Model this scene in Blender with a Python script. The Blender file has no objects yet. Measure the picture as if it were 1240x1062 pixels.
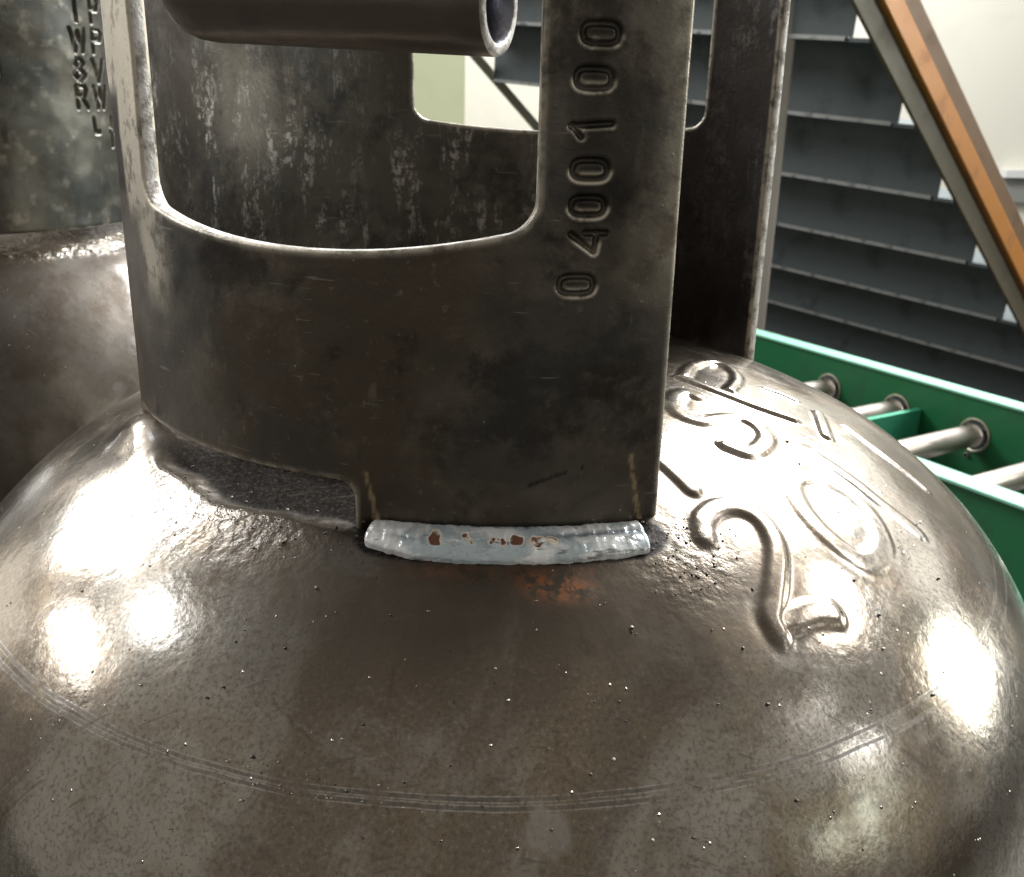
import bpy, math, random
import numpy as np
from mathutils import Vector, Matrix

# ---------------------------------------------------------------- camera, world, lamps, exposure
# all sizes below are written in collar radii; U turns them into metres (collar radius 9 cm)
U = 0.09
scene = bpy.context.scene
col = scene.collection
PITCH, ROLL, YAW = 0.327875, 0.025079, 0.019507
CAM = np.array([0.0, -2.886985, 0.761419])
FOC = 1202.49                                   # focal length in pixels of the 1240 px wide photograph

def camera():
    cy, sy, cp, sp = math.cos(YAW), math.sin(YAW), math.cos(PITCH), math.sin(PITCH)
    fw = np.array([sy*cp, cy*cp, -sp]); rt = np.array([cy, -sy, 0.0]); up = np.cross(rt, fw)
    cr, sr = math.cos(ROLL), math.sin(ROLL)
    r2 = cr*rt + sr*up; u2 = -sr*rt + cr*up
    cd = bpy.data.cameras.new('camera'); cam = bpy.data.objects.new('camera', cd); col.objects.link(cam)
    m = Matrix.Identity(4)
    for i in range(3):
        m[i][0] = r2[i]; m[i][1] = u2[i]; m[i][2] = -fw[i]; m[i][3] = CAM[i]*U
    cam.matrix_world = m
    cd.sensor_width = 36.0; cd.lens = 36.0*FOC/1240.0
    cd.clip_start = 0.01; cd.clip_end = 60.0
    cd.dof.use_dof = True; cd.dof.focus_distance = 2.05*U; cd.dof.aperture_fstop = FSTOP
    scene.camera = cam
FSTOP = 55.0
camera()

world = bpy.data.worlds.new('World'); scene.world = world; world.use_nodes = True
bg = world.node_tree.nodes['Background']
bg.inputs[0].default_value = (1.0, 0.95, 0.87, 1); bg.inputs[1].default_value = WORLD = 0.245

def lamp(name, d, dist, aw, ah, rad, colr=(1, .97, .93), rot=0.0):
    """a workshop lamp, skylight or added fill light in direction d, dist collar radii away, aw x ah degrees large, of radiance rad"""
    d = Vector(d).normalized(); dist *= U
    w = 2*dist*math.tan(math.radians(aw)/2); h = 2*dist*math.tan(math.radians(ah)/2)
    ld = bpy.data.lights.new(name, 'AREA'); ld.shape = 'RECTANGLE'; ld.size = w; ld.size_y = h
    ld.energy = rad*math.pi*w*h; ld.color = colr
    o = bpy.data.objects.new(name, ld); col.objects.link(o)
    o.location = d*dist
    q = (-d).to_track_quat('-Z', 'Y'); o.rotation_euler = (q @ Matrix.Rotation(rot, 3, 'Z').to_quaternion()).to_euler()
    return o
W_ = (.96, .98, 1); C_ = (.90, .94, 1)
def azel(a, e):
    a, e = math.radians(a), math.radians(e); return (math.cos(e)*math.sin(a), math.cos(e)*math.cos(a), math.sin(e))
for name, a, e, dist, aw, ah, rad, c in (
        ('skylight', -54, 27, 64, 22, 13, 14, W_), ('ceiling_lamp', -56, 45.5, 42, 9, 6, 9, C_),
        ('ceiling_lamp', -86, 39, 47, 10, 7, 7, C_), ('ceiling_lamp', -83, 23, 70, 14, 7, 8, W_),
        ('skylight', 36, 40, 45, 32, 22, 26, W_), ('ceiling_lamp', 76, 36, 51, 15, 9, 9, W_),
        ('window_fill_light', 76, 9, 60, 12, 14, 8, (.97, 1, .95)), ('ceiling_lamp', 105, 21, 78, 6, 5, 4, W_),
        ('ceiling_lamp', 107, 34, 54, 6, 5, 1.6, W_), ('window_fill_light', 114, 12, 62, 16, 7, 1.5, (.90, 1, .90)),
        ('window_fill_light', 50, 18, 60, 34, 12, .9, (1, .98, .92)), ('window_fill_light', -67, 7, 60, 20, 12, 1.0, (1, .95, .84))):  # both added: broad fills standing in for bright walls out of view
    lamp(name, azel(a, e), dist, aw, ah, rad*1.5, c)
back = lamp('ceiling_lamp', (.30, .95, .0), 66, 26, 12, 15, W_)  # added lamp out of view that brightens the far wall
back.location = (1.2, 4.6, 2.6); back.rotation_euler = (math.radians(50), 0, math.radians(-8))
scene.view_settings.view_transform = 'Standard'; scene.view_settings.look = 'None'
scene.view_settings.gamma = 1.0; scene.view_settings.exposure = 0.15

# ---------------------------------------------------------------- traced relief (azimuth, radius or height)
LETTERS = [([(-0.4173, 0.5616), (-0.4535, 0.6774), (-0.4597, 0.7818), (-0.436, 0.8794)], 0.016), ([(-0.3717, 0.5675), (-0.1737, 0.5755), (-0.0018, 0.6352), (-0.002, 0.6858), (-0.1108, 0.7081), (-0.2408, 0.7086), (-0.385, 0.6996)], 0.016), ([(-0.5953, 0.6512), (-0.593, 0.6194), (-0.6662, 0.61), (-0.7612, 0.6366), (-0.8147, 0.6884), (-0.7904, 0.735), (-0.7013, 0.7528), (-0.6196, 0.7811), (-0.6187, 0.8292), (-0.6663, 0.8695), (-0.7478, 0.8879), (-0.8118, 0.8829), (-0.8403, 0.844)], 0.021), ([(-1.0918, 0.803), (-1.0896, 0.8437), (-1.0805, 0.9436)], 0.019), ([(-1.1362, 1.0684), (-1.1169, 1.0329), (-1.0679, 1.0085), (-1.0153, 1.0141), (-0.9841, 1.0471), (-0.9856, 1.0947), (-1.0086, 1.1405), (-1.05, 1.1894), (-1.0814, 1.2255), (-1.1021, 1.252), (-1.1047, 1.2782)], 0.026), ([(-1.1008, 1.2553), (-1.0676, 1.2637), (-1.0169, 1.2635), (-0.9808, 1.2757)], 0.022), ([(-0.807, 1.0096), (-0.8482, 1.0652), (-0.8589, 1.1305), (-0.8442, 1.189), (-0.8177, 1.2226), (-0.7691, 1.2255), (-0.7236, 1.2085), (-0.6841, 1.1637), (-0.6657, 1.1106), (-0.675, 1.056), (-0.7071, 1.0155), (-0.7565, 0.9959), (-0.807, 1.0096)], 0.024), ([(-0.5944, 0.9558), (-0.6012, 1.0063), (-0.6002, 1.0712), (-0.6038, 1.1541), (-0.5916, 1.2445)], 0.018), ([(-0.2806, 0.9367), (-0.445, 0.9699)], 0.016), ([(-0.265, 1.0185), (-0.3137, 1.0971), (-0.3484, 1.2334)], 0.013), ([(-0.2098, 0.7912), (-0.2093, 0.8338), (-0.2285, 0.873)], 0.012)]
RINGS = [([(-1.3782, 1.4554), (-1.4065, 1.4701), (-1.4291, 1.489), (-1.4389, 1.5156)], 0.0075)]
BURN = [[(-1.8383, 0.0274), (-1.8249, -0.0224), (-1.8152, -0.0809)], [(-1.2826, 0.0724), (-1.2702, 0.0015), (-1.2533, -0.0756)]]
DARKLINE = [(-1.4977, 0.0176), (-1.4439, 0.0383), (-1.3874, 0.0541)]
WELDTOP = [(-1.8263, -0.0823), (-1.5464, -0.0779), (-1.3901, -0.0765), (-1.2314, -0.0821)]
WELDBOT = [(-1.7969, 1.0823), (-1.6684, 1.0968), (-1.5631, 1.0994), (-1.4108, 1.0941), (-1.281, 1.092)]
RUST = [(-1.4914, 1.1363), (-1.4492, 1.1445), (-0.3253, 1.01)]
SPAT = [(-1.9615, 1.2897), (-1.8792, 1.2832), (-1.9669, 1.3761), (-1.949, 1.3568), (-1.7358, 1.3724), (-1.7604, 1.393), (-1.9943, 1.4544), (-1.8731, 1.4321), (-1.8364, 1.4315), (-1.7584, 1.4455), (-1.7416, 1.4507), (-1.8712, 1.4802), (-1.6721, 1.4346), (-1.5761, 1.4562), (-1.6166, 1.4129), (-2.0784, 1.3881), (-2.1298, 1.3498), (-2.3021, 1.3063), (-2.2164, 1.22), (-0.8844, 1.2416), (-0.6653, 1.3239), (-1.2488, 1.3603), (-1.4104, 1.4106), (-1.4422, 1.4255), (-1.3904, 1.3385), (-1.3484, 1.2341), (-1.3466, 1.2271), (-1.177, 1.2888), (-1.1741, 1.3746), (-0.8869, 1.3109), (-0.9246, 1.3583), (-0.9631, 1.2795), (-1.0094, 1.4242), (-0.8766, 1.4462), (-1.3247, 1.5037), (-1.1781, 1.4912), (-1.3756, 1.5001), (-0.9712, 1.5507), (-1.425, 1.3357), (-1.7303, 1.2047), (-1.8692, 1.1727), (-1.5619, 1.2838), (-1.4943, 1.4814), (-1.9764, 1.0903), (-1.0295, 1.1913), (-1.1131, 1.2448), (-0.7616, 1.1123), (-0.6717, 1.1239), (-0.2338, 1.2983), (-0.6944, 1.0536), (-0.6953, 0.9722), (-0.616, 0.9073)]
SCRATCH = [[(-2.0864, 1.2411), (-2.0575, 1.1959)], [(-1.9999, 1.1806), (-1.9366, 1.1355)], [(-1.7052, 1.3554), (-1.7065, 1.3215), (-1.7086, 1.2889)], [(-1.8262, 1.2535), (-1.806, 1.2319)], [(-1.8523, 1.1494), (-1.8474, 1.2209)], [(-1.6149, 1.2036), (-1.6038, 1.259)], [(-2.4027, 1.2045), (-2.2376, 1.2545)], [(-2.2593, 1.5027), (-2.2548, 1.4248)], [(-1.4326, 1.2198), (-1.4236, 1.2619)], [(-1.8687, 1.3612), (-1.7961, 1.4027)], [(-1.2823, 1.5058), (-1.2151, 1.4749)], [(-1.201, 1.536), (-1.053, 1.5035)], [(-1.1532, 1.5382), (-1.0331, 1.5224)], [(-0.9229, 1.5421), (-0.7867, 1.5656)], [(-0.771, 1.2782), (-0.8391, 1.3039)], [(-1.5608, 1.4145), (-1.5211, 1.4683)], [(-1.91, 1.5045), (-1.8162, 1.5274)]]
SMEAR = [(-1.4948, 1.4918)]
CHIPS = [(-1.9775, 1.0946), (-0.3253, 1.01)]

# ---------------------------------------------------------------- node helpers
class NT:
    def __init__(s, name):
        s.m = bpy.data.materials.new(name); s.m.use_nodes = True; s.t = s.m.node_tree
        s.b = s.t.nodes['Principled BSDF']; s.tc = s.n('ShaderNodeTexCoord')
    def n(s, k, **kw):
        x = s.t.nodes.new(k)
        for a, v in kw.items(): setattr(x, a, v)
        return x
    def l(s, a, b): s.t.links.new(a, b)
    def put(s, inp, v):
        if hasattr(v, 'is_output'): s.l(v, inp)
        else: inp.default_value = v
    def co(s, sc=(1, 1, 1)):
        mp = s.n('ShaderNodeMapping'); mp.inputs['Scale'].default_value = tuple(v/U for v in sc)
        s.l(s.tc.outputs['Object'], mp.inputs['Vector']); return mp.outputs[0]
    def noise(s, sc, det=4, rough=.6, vec=None, dist=0.0):
        x = s.n('ShaderNodeTexNoise'); x.inputs['Scale'].default_value = sc
        x.inputs['Detail'].default_value = det; x.inputs['Roughness'].default_value = rough
        x.inputs['Distortion'].default_value = dist
        s.l(vec if vec is not None else s.co(), x.inputs['Vector']); return x.outputs[0]
    def vor(s, sc, vec=None, rnd=1.0):
        x = s.n('ShaderNodeTexVoronoi'); x.inputs['Scale'].default_value = sc
        s.l(vec if vec is not None else s.co(), x.inputs['Vector']); return x.outputs['Distance']
    def ramp(s, v, a, b, lo=0.0, hi=1.0):
        x = s.n('ShaderNodeMapRange'); x.interpolation_type = 'SMOOTHSTEP'
        s.put(x.inputs[0], v)
        for i, q in zip((1, 2, 3, 4), (a, b, lo, hi)): x.inputs[i].default_value = q
        return x.outputs[0]
    def mix(s, f, a, b):
        x = s.n('ShaderNodeMix', data_type='RGBA'); s.put(x.inputs[0], f)
        for i, v in ((6, a), (7, b)):
            if hasattr(v, 'is_output'): s.l(v, x.inputs[i])
            else: x.inputs[i].default_value = (*v, 1)
        return x.outputs[2]
    def math(s, op, a, b=0.0):
        x = s.n('ShaderNodeMath', operation=op); s.put(x.inputs[0], a); s.put(x.inputs[1], b); return x.outputs[0]
    def attr(s, name):
        x = s.n('ShaderNodeAttribute', attribute_name=name); return x.outputs['Fac']
    def sep(s):
        x = s.n('ShaderNodeSeparateXYZ'); s.l(s.co(), x.inputs[0]); return x.outputs
    def bump(s, h, dist, strength=1.0, prev=None):
        x = s.n('ShaderNodeBump'); x.inputs['Strength'].default_value = strength
        x.inputs['Distance'].default_value = dist*U; s.l(h, x.inputs['Height'])
        if prev is not None: s.l(prev, x.inputs['Normal'])
        return x.outputs[0]
    def done(s, base, rough, metal, normal=None, spec=None):
        if hasattr(base, 'is_output'): s.l(base, s.b.inputs['Base Color'])
        else: s.b.inputs['Base Color'].default_value = (*base, 1)
        s.put(s.b.inputs['Roughness'], rough); s.put(s.b.inputs['Metallic'], metal)
        if normal is not None: s.l(normal, s.b.inputs['Normal'])
        if spec is not None: s.b.inputs['Specular IOR Level'].default_value = spec
        return s.m

def mat_dome():
    s = NT('oiled_dome_steel')
    big = s.noise(1.6, 5, .62, dist=.6); mid = s.noise(5, 6, .65); fine = s.noise(38, 4, .6)
    c = s.mix(s.ramp(big, .42, .57), (.25, .20, .145), (.50, .455, .385))  # broad oil-film mottling also stands in for uneven reflections, put into the colour
    c = s.mix(s.math('MULTIPLY', s.ramp(mid, .50, .66), .55), c, (.27, .20, .125))
    c = s.mix(s.math('MULTIPLY', s.ramp(fine, .58, .72), .35), c, (.16, .13, .10))
    # pale milky patches with a shape of their own
    milk = s.math('MULTIPLY', s.ramp(s.noise(2.3, 7, .7, dist=1.2), .58, .64), .14)
    c = s.mix(milk, c, (.55, .54, .50))
    soot_shade = s.attr('soot_shade'); sn = s.math('MULTIPLY', soot_shade, s.ramp(mid, .25, .6, .75, 1.0))
    c = s.mix(s.math('MULTIPLY', sn, .8), c, (.055, .042, .030))
    c = s.mix(s.attr('burnt_shade'), c, (.012, .010, .009))
    rust = s.math('MULTIPLY', s.attr('rust'), s.ramp(s.noise(26, 5, .7), .40, .55))
    c = s.mix(rust, c, (.30, .10, .035))
    # two scribed lines that run round the shoulder
    X = s.sep(); px, py = X[0], X[1]
    az = s.math('ARCTAN2', py, px); rad = s.math('SQRT', s.math('ADD', s.math('MULTIPLY', px, px), s.math('MULTIPLY', py, py)))
    wob = s.math('MULTIPLY', s.math('SUBTRACT', s.noise(2.2, 5, .65), .5), .014)
    c1 = s.math('ADD', s.math('MULTIPLY', s.math('COSINE', s.math('ADD', az, 1.75)), .030), 1.4205)
    d1 = s.math('ABSOLUTE', s.math('SUBTRACT', s.math('ADD', rad, wob), c1)); d2 = s.math('ABSOLUTE', s.math('SUBTRACT', s.math('ADD', rad, wob), 1.4595))
    brk = s.math('MULTIPLY', s.ramp(s.noise(7, 5, .7), .38, .54, .10, 1.0), s.attr('scribed'))
    dmin = s.math('MINIMUM', d1, d2)
    mark = s.math('MULTIPLY', s.math('MAXIMUM', s.ramp(dmin, .0013, .0026, 1.0, 0.0), s.math('MULTIPLY', s.attr('ring'), .6)), brk)
    c = s.mix(s.math('MULTIPLY', mark, .75), c, (.17, .155, .14))
    pale = s.math('MULTIPLY', s.ramp(s.math('ABSOLUTE', s.math('SUBTRACT', dmin, .0032)), .0004, .0012, 1.0, 0.0), brk)
    c = s.mix(s.math('MULTIPLY', pale, .45), c, (.72, .69, .64))
    grain = s.noise(110, 3, .7); c = s.mix(s.ramp(grain, .48, .66, 0.0, .5), c, (.10, .082, .065))
    c = s.mix(s.math('MULTIPLY', s.ramp(grain, .30, .44, .30, 0.0), s.math('SUBTRACT', 1.0, s.math('MAXIMUM', s.attr('soot_shade'), s.attr('burnt_shade')))), c, (.62, .58, .52))
    scr = s.ramp(s.noise(9, 3, .5, s.co((1, 11, 1)), dist=.2), .66, .69)
    c = s.mix(s.math('MULTIPLY', scr, .45), c, (.12, .10, .08))
    c = s.mix(s.math('MULTIPLY', s.attr('scratch'), .6), c, (.08, .06, .045))
    smear = s.math('MULTIPLY', s.attr('smear'), .4); c = s.mix(smear, c, (.50, .48, .45))
    dots = s.math('MULTIPLY', s.ramp(s.vor(30), .05, .10, 1.0, 0.0), s.ramp(s.noise(6, 2, .5), .55, .6))
    c = s.mix(s.math('MULTIPLY', dots, .7), c, (.05, .04, .03))
    r = s.math('ADD', s.ramp(big, .3, .7, .21, .15), s.math('MULTIPLY', s.ramp(mid, .4, .7), .11))
    r = s.math('ADD', r, s.math('MULTIPLY', rust, .35)); r = s.math('ADD', r, s.math('MULTIPLY', soot_shade, .10))
    r = s.math('ADD', r, s.math('MULTIPLY', milk, .35)); r = s.math('ADD', r, s.math('MULTIPLY', smear, .3)); r = s.math('ADD', r, s.math('MULTIPLY', mark, .15)); r = s.math('ADD', r, s.math('MULTIPLY', s.attr('burnt_shade'), .35))
    grit = s.attr('grit')
    b1 = s.bump(s.noise(5, 2, .5), .0022, 1.0)
    hb = s.math('MULTIPLY', s.noise(34, 3, .55), s.math('ADD', s.math('MULTIPLY', grit, 1.15), .12))
    b2 = s.bump(hb, .0060, 1.0, b1)
    sp = s.ramp(s.vor(42), .0, .16, 1.0, 0.0)
    sp = s.math('MULTIPLY', sp, s.ramp(s.noise(13, 3, .6), .56, .66))
    b3 = s.bump(sp, .005, 1.0, b2)
    s.l(s.math('MULTIPLY', s.math('SUBTRACT', 1.0, s.math('MAXIMUM', s.attr('burnt_shade'), s.math('MULTIPLY', soot_shade, .5))), .75), s.b.inputs['Coat Weight']); s.b.inputs['Coat Roughness'].default_value = .14; s.b.inputs['Coat IOR'].default_value = 1.55
    s.l(b3, s.b.inputs['Coat Normal'])
    return s.done(c, r, .93, b3)

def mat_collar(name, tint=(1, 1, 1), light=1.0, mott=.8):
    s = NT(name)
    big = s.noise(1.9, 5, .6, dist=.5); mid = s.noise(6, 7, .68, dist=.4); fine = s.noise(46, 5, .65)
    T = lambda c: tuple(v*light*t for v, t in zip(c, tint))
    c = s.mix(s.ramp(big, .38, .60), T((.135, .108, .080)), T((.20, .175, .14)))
    c = s.mix(s.math('MULTIPLY', s.ramp(mid, .50, .68), .6), c, T((.23, .195, .15)))
    c = s.mix(s.math('MULTIPLY', s.ramp(fine, .60, .70), .5), c, T((.32, .28, .22)))
    c = s.mix(s.math('MULTIPLY', s.ramp(s.noise(3.1, 6, .68),   .50, .64), mott), c, T((.032, .026, .022)))
    c = s.mix(s.math('MULTIPLY', s.ramp(s.noise(2.6, 4, .6, dist=.8), .50, .62), .55), c, T((.092, .092, .088)))
    sm = s.ramp(s.noise(5, 6, .75, s.co((1, 1, .6)), dist=1.5), .60, .66)
    c = s.mix(s.math('MULTIPLY', sm, .35), c, T((.34, .30, .24)))
    ln = s.ramp(s.noise(6, 3, .5, s.co((1, 1, 14)), dist=.15), .70, .72)
    c = s.mix(s.math('MULTIPLY', ln, .5), c, T((.40, .36, .30)))
    dt = s.math('MULTIPLY', s.ramp(s.vor(24), .03, .07, 1.0, 0.0), s.ramp(s.noise(5, 2, .5), .54, .6))
    c = s.mix(s.math('MULTIPLY', dt, .8), c, T((.55, .50, .42)))
    # whitish drips running down the inside of the guard
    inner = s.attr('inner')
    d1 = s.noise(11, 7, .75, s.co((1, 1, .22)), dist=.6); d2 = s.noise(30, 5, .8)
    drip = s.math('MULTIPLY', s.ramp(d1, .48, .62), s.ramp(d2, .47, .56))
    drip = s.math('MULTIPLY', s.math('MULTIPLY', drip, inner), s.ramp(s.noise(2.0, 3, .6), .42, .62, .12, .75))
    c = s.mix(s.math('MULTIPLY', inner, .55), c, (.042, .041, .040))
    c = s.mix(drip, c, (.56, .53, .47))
    soot_shade = s.attr('soot_shade'); c = s.mix(s.math('MULTIPLY', soot_shade, .85), c, (.016, .012, .010))
    heat = s.attr('heat'); c = s.mix(s.math('MULTIPLY', heat, .8), c, (.15, .075, .038))
    burn = s.attr('burn'); c = s.mix(s.math('MULTIPLY', burn, s.ramp(s.noise(40, 3, .6), .3, .55)), c, (.55, .42, .25))
    worn_sheen = s.math('MULTIPLY', s.attr('worn_sheen'), s.ramp(s.noise(14, 5, .7), .38, .54, .25, 1.0)); worn_sheen.node.use_clamp = True
    c = s.mix(s.math('MULTIPLY', worn_sheen, .92), c, (.80, .72, .58))
    r = s.math('ADD', s.ramp(big, .3, .7, .40, .34), s.math('MULTIPLY', s.ramp(mid, .4, .7), .12))
    r = s.math('ADD', r, s.math('MULTIPLY', drip, .3))
    b1 = s.bump(s.noise(4, 3, .5), .006, .6)
    b2 = s.bump(s.noise(60, 4, .7), .0016, .6, b1)
    b3 = s.bump(s.ramp(s.vor(26), 0, .12, 1, 0), .002, .3, b2)
    return s.done(c, r, s.ramp(worn_sheen, 0, 1, .82, .35), b3)

def mat_simple(name, base, rough, metal=0.0, var=.25, sc=6, bumpd=.004, dark=None, sc2=None, edge=(.5, .7), spec=None):
    s = NT(name)
    n1 = s.noise(sc, 5, .65); n2 = s.noise(sc2 or sc*6, 4, .65)
    dk = dark or tuple(v*(1-var) for v in base)
    c = s.mix(s.ramp(n1, *edge), base, dk)
    c = s.mix(s.math('MULTIPLY', s.ramp(n2, .6, .72), var), c, tuple(min(1, v*1.5) for v in base))
    r = s.ramp(n1, .3, .7, max(.05, rough-.06), min(1, rough+.08))
    return s.done(c, r, metal, s.bump(n2, bumpd, .6), spec)

# ---------------------------------------------------------------- object helpers
def put_props(o, label=None, cat=None, group=None, kind=None):
    if label: o['label'] = label
    if cat: o['category'] = cat
    if group: o['group'] = group
    if kind: o['kind'] = kind
    return o
def empty(name, loc=(0, 0, 0), **kw):
    o = bpy.data.objects.new(name, None); col.objects.link(o); o.location = [v*U for v in loc]
    o.empty_display_size = .05
    return put_props(o, **kw)
def mesh_obj(name, V, F, mats, parent=None, smooth=True, mi=None, attrs=None, **kw):
    me = bpy.data.meshes.new(name)
    me.from_pydata((np.asarray(V, float)*U).tolist(), [], F if isinstance(F, list) else F.tolist())
    for m in (mats if isinstance(mats, (list, tuple)) else [mats]): me.materials.append(m)
    if mi is not None: me.polygons.foreach_set('material_index', np.asarray(mi, np.int32))
    me.polygons.foreach_set('use_smooth', np.full(len(me.polygons), smooth))
    for k, v in (attrs or {}).items():
        a = me.attributes.new(k, 'FLOAT', 'POINT'); a.data.foreach_set('value', np.asarray(v, np.float32))
    me.update()
    o = bpy.data.objects.new(name, me); col.objects.link(o); o.parent = parent
    return put_props(o, **kw)

def polydist(a, b, line):
    """distance of points (a, b) to a polyline"""
    d = np.full(a.shape, 9.0)
    for (x0, y0), (x1, y1) in zip(line[:-1], line[1:]):
        dx, dy = x1-x0, y1-y0; L = dx*dx+dy*dy+1e-12
        t = np.clip(((a-x0)*dx+(b-y0)*dy)/L, 0, 1)
        d = np.minimum(d, np.hypot(a-x0-t*dx, b-y0-t*dy))
    return d
def smooth_line(l, n=6):
    """Catmull-Rom through the points, so traced relief bends like a forged letter"""
    P = np.array(l, float)
    if len(P) < 3: return [tuple(p) for p in P]
    closed = np.allclose(P[0], P[-1])
    Q = np.vstack([P[-2] if closed else 2*P[0]-P[1], P, P[1] if closed else 2*P[-1]-P[-2]])
    out = []
    for i in range(1, len(Q)-2):
        for t in np.arange(n)/n:
            out.append(.5*((2*Q[i])+(-Q[i-1]+Q[i+1])*t+(2*Q[i-1]-5*Q[i]+4*Q[i+1]-Q[i+2])*t*t+(-Q[i-1]+3*Q[i]-3*Q[i+1]+Q[i+2])*t**3))
    out.append(Q[-2]); return [tuple(p) for p in out]
def sst(x, a, b):
    t = np.clip((x-a)/(b-a), 0, 1); return t*t*(3-2*t)
rng = np.random.default_rng(7)
_G = rng.random((64, 64))
def vnoise(x, y):
    xi, yi = np.floor(x).astype(int), np.floor(y).astype(int); fx, fy = x-xi, y-yi
    fx = fx*fx*(3-2*fx); fy = fy*fy*(3-2*fy)
    g = lambda i, j: _G[i % 64, j % 64]
    return (g(xi, yi)*(1-fx)+g(xi+1, yi)*fx)*(1-fy)+(g(xi, yi+1)*(1-fx)+g(xi+1, yi+1)*fx)*fy
def fbm(x, y, o=3):
    return sum(vnoise(x*2**k+17*k, y*2**k+5*k)*.5**k for k in range(o))/sum(.5**k for k in range(o))

# ---------------------------------------------------------------- dome and body of a cylinder
Z0, BB, AA, NN = -1.66034237, 1.72748711, 1.77169524, 2.75605893
def dome_z(r):
    return Z0+BB*(1-np.clip(np.abs(r/AA), 0, 1)**NN)**(1/NN)
def lines(segs):
    out = [segs[0][0]]
    for a, b, st in segs:
        n = max(1, int(round((b-a)/st))); out += list(a+(b-a)*(np.arange(n)+1)/n)
    return np.array(out)

def make_body(root, mat, front):
    if front:
        az = lines([(-3.35, -1.18, .0058), (-1.18, -.15, .0030), (-.15, .35, .006), (.35, 2.93, .03)])
        rr = lines([(.05, .5, .05), (.5, .93, .0055), (.93, 1.30, .0038), (1.30, 1.50, .0042), (1.50, 1.66, .008), (1.66, 1.765, .015)])
    else:
        az = lines([(-math.pi, -1.2, .03), (-1.2, .3, .008), (.3, math.pi, .03)]); rr = lines([(.05, .9, .03), (.9, 1.25, .008), (1.25, 1.5, .03), (1.5, 1.765, .02)])
    az = az[:-1]                                                     # closes onto the first column
    A, R = np.meshgrid(az, rr)
    h = np.zeros_like(A); at = {k: np.zeros_like(A) for k in ('soot_shade', 'rust', 'ring', 'grit', 'burnt_shade', 'scratch', 'smear', 'scribed')}
    X, Y = R*np.cos(A), R*np.sin(A)
    h += (fbm(X*2.2+9, Y*2.2+3, 2)-.5)*.012
    RELIEF = {.026: .0082, .022: .0055, .024: .0040, .021: .0095, .019: .008, .018: .0034, .013: .0040, .012: .006, .016: .010}
    if front:
        W = lambda l: [(r*math.cos(a), r*math.sin(a)) for a, r in l]
        hl = np.zeros_like(A)
        for l, w in LETTERS:
            d = polydist(X, Y, smooth_line(W(l)))
            w2 = w*(.92 if w == .026 else 1.08)
            hl = np.maximum(hl, RELIEF.get(w, .010)*(.82+.36*fbm(X*7, Y*7, 2))*np.exp(-np.clip(d/w2, 0, 6)**4.2)); h +=-.0006*np.exp(-((d-w2*1.6)/(w2*.5))**2)
        h += hl; at['scribed'] += 1.0
        for l, w in RINGS:
            d = polydist(X, Y, smooth_line(W(l), 3)); w = w*(.8+.5*fbm(A*9, R*3))
            e = np.exp(-(d/(w*1.3))**2); h += -.0005*e+.0003*np.exp(-((d-w*2)/(w*.9))**2); at['ring'] = np.maximum(at['ring'], e)
        sc = np.zeros_like(A)
        for q, l in enumerate(SCRATCH): sc = np.maximum(sc, np.exp(-(polydist(X, Y, smooth_line(W(l), 3))/(.0017+.0010*(q % 3)))**2)*(.3+.8*fbm(X*12+q, Y*12, 2)))
        at['scratch'] = sc
        for a, r in SMEAR: at['smear'] = np.maximum(at['smear'], sst(np.hypot((A-a)*r, (R-r)*2.2)+.16*(fbm(X*11, Y*11, 4)-.5), .045, .03))
        # sooty heat stain round the weld, with the guard's dark reflection painted in
        wa = np.clip(A, -1.84, -1.225); dw = np.hypot((A-wa)*1.05, R-1.05)
        n = fbm(A*6, R*6, 4)
        dk = sst(np.hypot((A-np.clip(A, -1.775, -1.29))*1.0, (R-1.040)*1.35)+.02*(fbm(A*14, R*14, 3)-.5), .090, .066)
        at['burnt_shade'] = dk; at['soot_shade'] = np.clip(sst(dw*(1.25-.5*n), .40, .15), 0, 1)
        # shade in the gap under the guard's edge, painted dark
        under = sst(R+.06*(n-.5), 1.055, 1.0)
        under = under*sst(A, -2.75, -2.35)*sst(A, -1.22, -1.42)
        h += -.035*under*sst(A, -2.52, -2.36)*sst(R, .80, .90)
        at['soot_shade'] = np.maximum(at['soot_shade'], under); at['burnt_shade'] = np.maximum(at['burnt_shade'], .96*under)
        at['soot_shade'] = np.maximum(at['soot_shade'], sst(R, .99, .90)*.55*sst(A, -1.3, -1.5))
        for (a, r), s in ((RUST[0], .035), (RUST[1], .045)):
            at['rust'] = np.maximum(at['rust'], np.exp(-(((A-a)/s)**2+((R-r)/.026)**2)))
        at['rust'] = np.maximum(at['rust'], .25*sst(np.abs(R-1.115), .025, .005)*sst(A, -1.8, -1.65)*sst(A, -1.3, -1.45))
        at['rust'] = np.maximum(at['rust'], np.exp(-(((A-RUST[2][0])/.016)**2+((R-RUST[2][1])/.010)**2)**2)*1.6)
        h += .050*np.exp(-((R-1.0)/.085)**2)*np.exp(-((A+2.62)/.19)**2)*(.8+.4*n)
        g = .42*sst(np.hypot((A+1.20)*1.05, R-1.10), .16, .05)
        g = np.maximum(g, sst(np.hypot((A+2.15)*1.0, (R-1.02)*1.6), .36, .08)*.65)
        g = np.maximum(g, sst(np.hypot((A+.55), (R-.98)*1.5), .14, .05)*.25)
        g = np.maximum(g, sst(R, .99, .93)*.7*sst(A, -1.35, -1.6)); g = np.maximum(g, sst(R, .60, .50)*.5)
        at['grit'] = g
        h += g*(fbm(X*38, Y*38, 3)-.5)*.0024
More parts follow.
